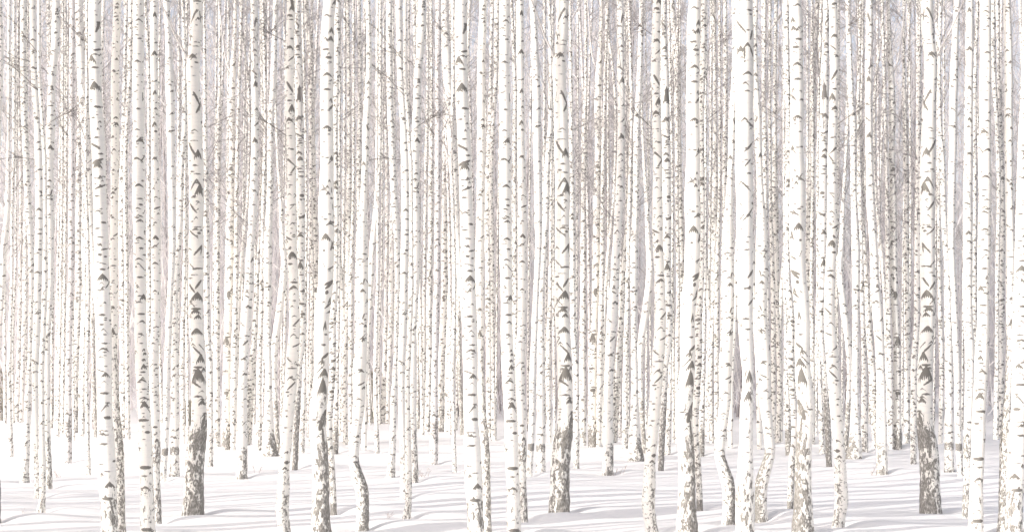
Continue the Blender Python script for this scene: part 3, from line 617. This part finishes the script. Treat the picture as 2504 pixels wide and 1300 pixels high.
def branch_mesh(kind, crop, poly, w0, w1, dist, x0, yb, r):
    ox, oy = CROP[crop]; k = dist/F
    P = np.array([(ox+x/3.25, oy+y/3.25) for x, y in poly])
    tt = np.linspace(0, len(P)-1, len(P)*4)
    X = smooth_curve(np.arange(len(P)), P[:, 0], tt); Yp = smooth_curve(np.arange(len(P)), P[:, 1], tt)
    u = tt/tt[-1]
    dep = -0.35*u*(1 if r.random() < .6 else -1)
    pts = np.stack([(X-CX)*k-x0, dep, wz(Yp, dist)-wz(yb, dist)], -1)
    rad = (w0+(w1-w0)*u)*0.5*k*(1.3 if kind == 'brown' else 1)
    V, Q = tube(pts, rad, 6 if kind == 'brown' else 10)
    if kind == 'brown':
        # side twigs along the branch
        P0, P1, a0, a1 = [], [], [], []
        for _ in range(13):
            i = int(r.integers(4, len(pts)-1)); dr = pts[i]-pts[i-1]; dr /= np.linalg.norm(dr)
            tw = dr+r.normal(0, 0.45, 3)+np.array([0, 0, 0.2]); tw /= np.linalg.norm(tw)
            L = r.uniform(15, 80)*k
            P0.append(pts[i]); P1.append(pts[i]+tw*L*0.6); a0.append(0.55*k); a1.append(0.42*k)
            P0.append(P1[-1]); P1.append(P1[-1]+(tw+r.normal(0, 0.25, 3))*L*0.5); a0.append(0.42*k); a1.append(0.3*k)
        V2, Q2 = sticks(np.array(P0), np.array(P1), np.array(a0), np.array(a1))
        Q = np.concatenate([Q, Q2+len(V)]); V = np.concatenate([V, V2])
        return build_mesh('branch', V, Q, BRANCH)
    n = len(V)
    ang = np.arange(n) % 10*2*math.pi/10
    bark = np.stack([0.5*np.sin(ang), 0.5*np.cos(ang), np.repeat(tt*3, 10)], -1)+r.uniform(0, 50)
    return build_mesh('limb', V, Q, BARK_GREY, attrs=dict(bark=('FLOAT_VECTOR', bark), scar=('FLOAT', np.full(n, -1.)), rough=('FLOAT', np.full(n, 0.34)), lenticel=('FLOAT', np.full(n, .35))))


BASES = []      # (x, y, radius) for the snow wells
GROUP = 'birches standing in the snow'


def make_birch(spec, name='birch_tree'):
    r = np.random.default_rng(sum(ord(ch)*(i+3) for i, ch in enumerate(spec['words'])))
    me, dist, xb, yb, x0, htop, (Y, c, R) = trunk_mesh(spec, r)
    root = bpy.data.objects.new(name, None); COL.objects.link(root)
    root.empty_display_size = 0.3
    root.location = (x0, dist, wz(yb, dist))
    root['category'] = 'birch tree'; root['group'] = GROUP
    link('trunk', me, root)
    if dist > 27:
        n = 27 if spec.get('crown') is None else spec['crown']
        link('crown', crown_mesh(dist, htop, Y, c, x0, yb, r, n, 4.6), root)
    for b in spec['branches']:
        bm = branch_mesh(*b, dist, x0, yb, r)
        link(bm.name.split('.')[0], bm, root)
    root['_d'] = dist; root['_x'] = xb; root['_w'] = float(spec['pts'][-1][2]-spec['pts'][-1][1])
    return root


def copy_birch(src, px, mirrored=False):
    o = src.copy(); COL.objects.link(o)
    dist = src['_d']; x = wx(px, dist)
    o.location = (x, dist, float(ground_z(x, dist))-float(ground_z(src.location.x, dist))+src.location.z)
    if mirrored: o.scale = (-1, 1, 1)
    for ch in src.children:
        c = ch.copy(); COL.objects.link(c); c.parent = o
    return o


def side(words, mirrored):
    L, R = ('right', 'left') if mirrored else ('left', 'right')
    return words.replace('{L}', L).replace('{R}', R)


MAIN = []        # (photo x, width, short name, copy word) of every placed birch
PLACED = []
ORDER = {1: ['{}'], 2: ['{}, left of two alike', '{}, right of two alike'],
         3: ['{}, leftmost of three alike', '{}, middle of three alike', '{}, rightmost of three alike']}
WORD = {1: [''], 2: ['left ', 'right '], 3: ['leftmost ', 'middle ', 'rightmost ']}


def in_frame(spec, f):
    for y, l, rr in spec['pts']:
        if 0 <= y <= 1300:
            q = sorted((f(l), f(rr)))
            if q[1] > 2 and q[0] < 2502: return True
    return False


def place(key, spec):
    src = make_birch(spec)
    xb = src['_x']
    spots = []
    if key == 'seam' or key == 'smooth': spots.append((xb-TILE-6, False))
    if in_frame(spec, lambda v: v): spots.append((xb, False))
    spots.append((xb+TILE, False))
    if in_frame(spec, lambda v: MIRROR-TILE-v): spots.append((MIRROR-TILE-xb, True))
    if key in ('seam', 'smooth') and not in_frame(spec, lambda v: v-TILE): spots = spots[1:]
    if key == 'smooth': spots = [q for q in spots]
    objs = []
    for i, (px, mir) in enumerate(spots):
        if abs(px-xb) < 0.01 and not mir: o = src
        else: o = copy_birch(src, px, mir)
        objs.append((px, o, mir))
    objs.sort(key=lambda q: q[0])
    n = len(objs)
    for i, (px, o, mir) in enumerate(objs):
        w = side(spec['words'], mir)
        if key in ('seam', 'smooth'):
            tags = {4: ['whose top alone shows at the {} frame edge', 'leftmost with foot in view', 'middle of three alike', 'rightmost of three alike']}
            if n == 4:
                lab = (('top of a birch entering at the upper left corner' if key == 'seam' else 'smooth slim birch slanting in at the left frame edge') if i == 0
                       else ORDER[3][i-1].format(w))
                cw = '' if i == 0 else WORD[3][i-1]
            else:
                lab = ORDER[n][i].format(w); cw = WORD[n][i]
        else:
            lab = ORDER[n][i].format(w); cw = WORD[n][i]
        o['label'] = lab
        MAIN.append((px, o['_w'], side(spec['short'], mir), cw, i))
        BASES.append((o.location.x, o.location.y, o['_w']*0.5*o['_d']/F))
        PLACED.append(o)


for key, spec in T.items(): place(key, spec)
o = make_birch(CENTRE); o['label'] = CENTRE['words']
BASES.append((o.location.x, o.location.y, 0.1)); PLACED.append(o)
MAIN.append((1821, 45, 'lone central birch', '', 0))

# thin birches at the back of the stand, between the traced ones
fill_rng = np.random.default_rng(21)
used = {}
BACK_PROTO = []
for j in range(14):
    w = fill_rng.uniform(4.0, 8.0); lean = fill_rng.normal(0, 16); bow = fill_rng.normal(0, 6)
    yb = fill_rng.uniform(1038, 1078)
    pts = [(y, 400+lean*(1-y/yb)+bow*math.sin(3.1*y/yb)-w*(0.35+0.15*y/yb), 400+lean*(1-y/yb)+bow*math.sin(3.1*y/yb)+w*(0.35+0.15*y/yb)) for y in (0, 200, 400, 600, 800, yb)]
    spec = dict(words='back%d' % j, short='', pts=pts, dens=0.7, big=1.0, marks=[], rough=[(900, 0.05), (1000, 0.3), (yb, 0.5)] if j % 2 else [], side=0.1,
                len=0.25, grey=(j % 5 == 3), crown=15, branches=[])
    BACK_PROTO.append(spec)
tile_spots = [9, 70, 112, 138, 152, 184, 203, 224, 262, 300, 318, 345, 362, 394, 428, 436, 462, 488, 514, 531, 545, 588, 598, 622, 643, 659, 686, 694, 709, 731, 750, 757, 783, 812, 833, 866, 880]
protos = {}
for base in (0, TILE, None):
    for i, tx in enumerate(tile_spots):
        px = (tx+base if base is not None else MIRROR-TILE-tx)+fill_rng.uniform(-4, 4)
        if px > 2500 or px < 4 or (base == TILE and px > 1815) or (base is None and px < 1828): continue
        j = (i*5+int(fill_rng.integers(0, 3))) % 14
        if j not in protos:
            protos[j] = make_birch(BACK_PROTO[j]); o = protos[j]
            x = wx(px, o['_d']); o.location.x, o.location.z = x, float(ground_z(x, o['_d']))
        else: o = copy_birch(protos[j], px, mirrored=bool(i % 2))
        big = min([q for q in MAIN if q[1] > 20 and len(q[2].split()) <= 5], key=lambda q: abs(q[0]-px))
        rel = 'left' if px < big[0] else 'right'
        key = (big[0], rel); used[key] = used.get(key, 0)+1
        nth = ['faint thin birch far back', 'another hairline birch far back', 'third hairline birch far back', 'fourth hairline birch far back', 'fifth hairline birch far back'][min(used[key]-1, 4)]
        o['label'] = '%s, %s of the %s%s' % (nth, rel, big[3], big[2])
        PLACED.append(o)

# birches just outside the picture, whose shadows stripe the snow
sh = np.random.default_rng(33)
stock = [q for q in PLACED if q.get('_w') and q['_w'] > 20 and q['_d'] < 34][:12]
slim = [q for q in PLACED if q.get('_w') and 11 < q['_w'] <= 22 and q['_d'] < 38][:14]
for i in range(52):
    dd0 = sh.uniform(11, 26) if i % 2 else sh.uniform(-2, 24)
    xx0 = -(0.348*max(dd0, 4)+(sh.uniform(0.9, 6) if i % 2 else sh.uniform(2, 14)))
    src = stock[i % len(stock)] if i < 26 else slim[i % len(slim)]
    if i >= 26: dd0 = sh.uniform(9, 22); xx0 = -(0.348*dd0+sh.uniform(0.9, 7.5))
    o = src.copy(); COL.objects.link(o)
    o.location = (xx0, dd0, float(ground_z(xx0, dd0)))
    for ch in src.children:
        if ch.name.startswith('trunk'):
            c = ch.copy(); COL.objects.link(c); c.parent = o
    o['label'] = 'birch standing outside the picture to its left'; o['group'] = 'birches outside the picture'
    PLACED.append(o)

for o in PLACED:
    for kx in ('_d', '_x', '_w'):
        if kx in o: del o[kx]

# ------------------------------------------------------------------ snow
nd, nx = 520, 760
dd_ = 7.0*np.exp(np.linspace(0, math.log(700/7.0), nd))
uu = np.linspace(-1, 1, nx)
DX = uu[None, :]*(0.42*dd_[:, None]+3.0); DY = np.repeat(dd_[:, None], nx, 1)
GZ = ground_z(DX, DY)
fade = np.clip((160-DY)/60, 0, 1); GZ = GZ*fade
for (bx, by, br) in BASES:
    if by > 45: continue
    i0, i1 = np.searchsorted(dd_, by-1.6), np.searchsorted(dd_, by+1.6)
    if i1 <= i0: continue
    rx, ry = DX[i0:i1]-bx, DY[i0:i1]-by
    rr = np.hypot(rx, ry)
    GZ[i0:i1] += -0.09*np.exp(-(rr/(br+0.13))**2)+0.06*np.exp(-(((rx-0.45)/0.5)**2+((ry-0.25)/0.4)**2))
idx = np.arange(nd*nx).reshape(nd, nx)
Q = np.stack([idx[:-1, :-1], idx[:-1, 1:], idx[1:, 1:], idx[1:, :-1]], -1).reshape(-1, 4)
g = link('snow_ground', build_mesh('snow_ground', np.stack([DX, DY, GZ], -1).reshape(-1, 3), Q, SNOW))
g['kind'] = 'structure'

# ------------------------------------------------------------------ far-off wood behind the stand
wr = np.random.default_rng(5)


def far_twigs(n, d0, d1, h0, h1, hp, L0, L1, rad, mat, name, label, spread=0.45):
    Yd = wr.uniform(d0, d1, n); X = wr.uniform(-1, 1, n)*(0.37*Yd+4)
    H = h0+(h1-h0)*wr.random(n)**hp
    az = wr.uniform(0, 2*math.pi, n); el = np.abs(wr.normal(1.05, spread, n))
    L = wr.uniform(L0, L1, n)
    dr = np.stack([np.cos(az)*np.cos(el), np.sin(az)*np.cos(el), np.sin(el)], -1)
    P0 = np.stack([X, Yd, H], -1); P1 = P0+dr*L[:, None]*0.55
    P2 = P1+(dr+wr.normal(0, 0.22, (n, 3)))*L[:, None]*0.45
    rr = wr.uniform(0.6, 1.4, n)*rad
    V, Q = sticks(np.concatenate([P0, P1]), np.concatenate([P1, P2]), np.concatenate([rr, rr*0.8]), np.concatenate([rr*0.8, rr*0.4]))
    o = link(name, build_mesh(name, V, Q, mat, smooth=False))
    o['kind'] = 'stuff'; o['label'] = label; o['category'] = 'twigs'
    return o


far_twigs(42000, 62, 125, 0.0, 26, 0.9, 0.8, 2.6, 0.011, FARTWIG, 'far_twigs', 'tangle of bare brown twigs filling the gaps far behind the trunks')
far_twigs(17000, 66, 112, 0.0, 9, 1.0, 0.7, 2.4, 0.012, FARTWIG, 'far_brush', 'low grey brush of thin stems between the far trunks')
far_twigs(24000, 60, 110, 0.2, 22, 1.0, 1.2, 4.0, 0.018, PALE, 'pale_twigs', 'pale bare birch branches criss-crossing far behind the trunks', 0.35)

# far trunks: one pale mass behind everything that can be told apart
nt_ = 420
Yd = wr.uniform(76, 135, nt_); X = wr.uniform(-1, 1, nt_)*(0.37*Yd+3)
P, Qs, off = [], [], 0
P0, P1, r0, r1 = [], [], [], []
for i in range(nt_):
    p = np.array([X[i], Yd[i], -0.3]); rad = wr.uniform(0.05, 0.12); le = wr.normal(0, 0.035, 2)
    for sgi in range(6):
        q = p+np.array([le[0]*4+wr.normal(0, 0.06), le[1]*4, 4.2])
        P0.append(p); P1.append(q); r0.append(rad); r1.append(rad*0.88); p = q; rad *= 0.88
V, Q = sticks(np.array(P0), np.array(P1), np.array(r0), np.array(r1))
o = link('far_trunks', build_mesh('far_trunks', V, Q, FARBARK))
o['kind'] = 'stuff'; o['label'] = 'pale mass of thin far-off trunks behind the birch stand'; o['category'] = 'trees'


# ------------------------------------------------------------------ small dark evergreens at the far snow edge
def evergreen(px, py, hpx, wpx, label, seed):
    r = np.random.default_rng(seed); dist = px_to_ground(px, py); k = dist/F
    root = bpy.data.objects.new('evergreen_sapling', None); COL.objects.link(root)
    root.location = (wx(px, dist), dist, wz(py, dist)); H, W = hpx*k, wpx*k*0.5
    V, Q = tube([(0, 0, -0.3), (0.02, 0, H*0.5), (0, 0.01, H)], [0.05, 0.035, 0.01], 7)
    link('trunk', build_mesh('trunk', V, Q, TWIG), root)
    n = 900
    h = r.random(n)**1.2*H; rad = W*(1-h/H*0.75)*np.sqrt(r.uniform(0.02, 1, n))*(0.75+0.35*np.sin(h*9))
    az = r.uniform(0, 6.283, n)
    P = np.stack([rad*np.cos(az), rad*np.sin(az), h+0.05], -1)
    dr = np.stack([np.cos(az), np.sin(az), r.uniform(-0.5, 0.3, n)], -1)+r.normal(0, 0.3, (n, 3))
    V, Q = sticks(P, P+dr*r.uniform(0.08, 0.22, n)[:, None], np.full(n, 0.018), np.full(n, 0.006))
    link('crown', build_mesh('crown', V, Q, NEEDLE, smooth=False), root)
    root['label'] = label; root['category'] = 'evergreen'; root['group'] = 'small evergreens at the far snow edge'


evergreen(6, 1027, 125, 26, 'dark scrubby evergreen at the left frame edge where snow meets trees', 1)
evergreen(904, 1034, 125, 24, 'dark scrubby evergreen right of the leftmost kink-footed birch', 2)
evergreen(461, 1040, 60, 22, 'low dark evergreen left of the leftmost stout dark-footed birch', 8)


# ------------------------------------------------------------------ dry weeds poking through the snow
def weed(px, py, label, seed, n=5):
    r = np.random.default_rng(seed); dist = px_to_ground(px, py); k = dist/F
    root = []
    P0, P1, r0, r1 = [], [], [], []
    for i in range(n):
        b = np.array([r.uniform(-12, 12)*k, r.uniform(-.1, .1), -0.05]); a_ = r.uniform(-0.9, 0.9)
        L = r.uniform(14, 34)*k
        e = b+np.array([math.sin(a_)*L, r.uniform(-.05, .05), math.cos(a_)*L])
        P0.append(b); P1.append(e); r0.append(0.5*k); r1.append(0.3*k)
        for _ in range(2):
            m = b+(e-b)*r.uniform(0.4, 0.9)
            P0.append(m); P1.append(m+np.array([r.uniform(-8, 8)*k, 0, r.uniform(3, 10)*k])); r0.append(0.3*k); r1.append(0.2*k)
    V, Q = sticks(np.array(P0), np.array(P1), np.array(r0), np.array(r1))
    o = link('dry_weed', build_mesh('dry_weed', V, Q, STEM, smooth=False))
    o.location = (wx(px, dist), dist, wz(py, dist))
    o['label'] = label; o['category'] = 'weed'; o['group'] = 'dry weeds in the snow'


weed(140, 1166, 'rosy dry weed stems in snow right of the leftmost bowed birch', 11, 6)
weed(1035, 1166, 'rosy dry weed stems in snow right of the rightmost bowed birch', 12, 6)
weed(618, 1158, 'thin dry stems beside the leftmost ring-scarred leaner', 13, 3)
weed(1513, 1158, 'thin dry stems beside the middle ring-scarred leaner', 14, 3)
weed(2132, 1158, 'thin dry stems beside the rightmost ring-scarred leaner', 15, 3)
weed(46, 1262, 'sparse dry stems low in the left foreground snow', 16, 3)
weed(940, 1262, 'sparse dry stems in foreground snow left of the rightmost slender peak-footed birch', 17, 3)

# ------------------------------------------------------------------ the thin winter air
def haze(density):
    m, nt = new_mat('winter_air'); b = NB(nt)
    out = b.n('ShaderNodeOutputMaterial'); v = b.n('ShaderNodeVolumePrincipled')
    v.inputs['Color'].default_value = (0.97, 0.955, 0.965, 1); v.inputs['Density'].default_value = density
    v.inputs['Anisotropy'].default_value = 0.2
    b.l(v.outputs[0], out.inputs['Volume'])
    x, y0, y1, z0, z1 = 310., -45., 712., -1.6, 33.
    V = [(-x, y0, z0), (x, y0, z0), (x, y1, z0), (-x, y1, z0), (-x, y0, z1), (x, y0, z1), (x, y1, z1), (-x, y1, z1)]
    Q = [(0, 3, 2, 1), (4, 5, 6, 7), (0, 1, 5, 4), (1, 2, 6, 5), (2, 3, 7, 6), (3, 0, 4, 7)]
    o = link('haze', build_mesh('haze', V, Q, m, smooth=False)); o['kind'] = 'stuff'
    o['label'] = 'thin bright winter haze between the trunks'; o['category'] = 'haze'


HAZE = 0.0014
if HAZE: haze(HAZE)

# ------------------------------------------------------------------ light
SUN_EL, SUN_AZ = math.radians(24), math.radians(239)   # azimuth clockwise from +Y: behind the camera, to its left
w = bpy.data.worlds.new('World'); scene.world = w; w.use_nodes = True
nt = w.node_tree; nt.nodes.clear(); b = NB(nt)
out = b.n('ShaderNodeOutputWorld'); bg = b.n('ShaderNodeBackground')
sky = b.n('ShaderNodeTexSky', sky_type='NISHITA'); sky.sun_disc = False
sky.sun_elevation = SUN_EL; sky.sun_rotation = SUN_AZ
sky.air_density = 1.0; sky.dust_density = 3.0; sky.ozone_density = 1.0
hs = b.n('ShaderNodeHueSaturation'); hs.inputs['Saturation'].default_value = 0.42
b.l(sky.outputs[0], hs.inputs['Color']); 
tint = b.mix(1.0, hs.outputs[0], (1.0, 0.968, 1.0)); tint.node.blend_type = 'MULTIPLY'
b.l(tint, bg.inputs[0]); bg.inputs[1].default_value = 0.15; b.l(bg.outputs[0], out.inputs[0])

ld = bpy.data.lights.new('sun', 'SUN'); ld.energy = 2.4; ld.angle = math.radians(0.35); ld.color = (1.0, 0.965, 0.91)
sun = bpy.data.objects.new('sun', ld); COL.objects.link(sun)
dirv = np.array([math.sin(SUN_AZ)*math.cos(SUN_EL), math.cos(SUN_AZ)*math.cos(SUN_EL), math.sin(SUN_EL)])
from mathutils import Vector
sun.rotation_euler = Vector(tuple(dirv)).to_track_quat('Z', 'Y').to_euler()

# ------------------------------------------------------------------ camera and view
cd = bpy.data.cameras.new('camera'); cam = bpy.data.objects.new('camera', cd); COL.objects.link(cam)
cam.location = (0, 0, CAM); cam.rotation_euler = (math.radians(90), 0, 0)
cd.sensor_width = 36; cd.lens = F/2504*36; cd.shift_y = (HY-650)/2504
cd.clip_start = 0.1; cd.clip_end = 2000
scene.camera = cam
vs = scene.view_settings
vs.view_transform = 'Standard'; vs.look = 'None'; vs.gamma = 1; vs.use_curve_mapping = False; vs.exposure = 0.71

import os
if os.environ.get('CHECK'):
    from collections import Counter
    L = [o['label'] for o in scene.objects if not o.parent and 'label' in o]
    for l in L:
        if len(l.split()) > 16: print('LONG', len(l.split()), l)
    print([q for q in Counter(L).items() if q[1] > 1])
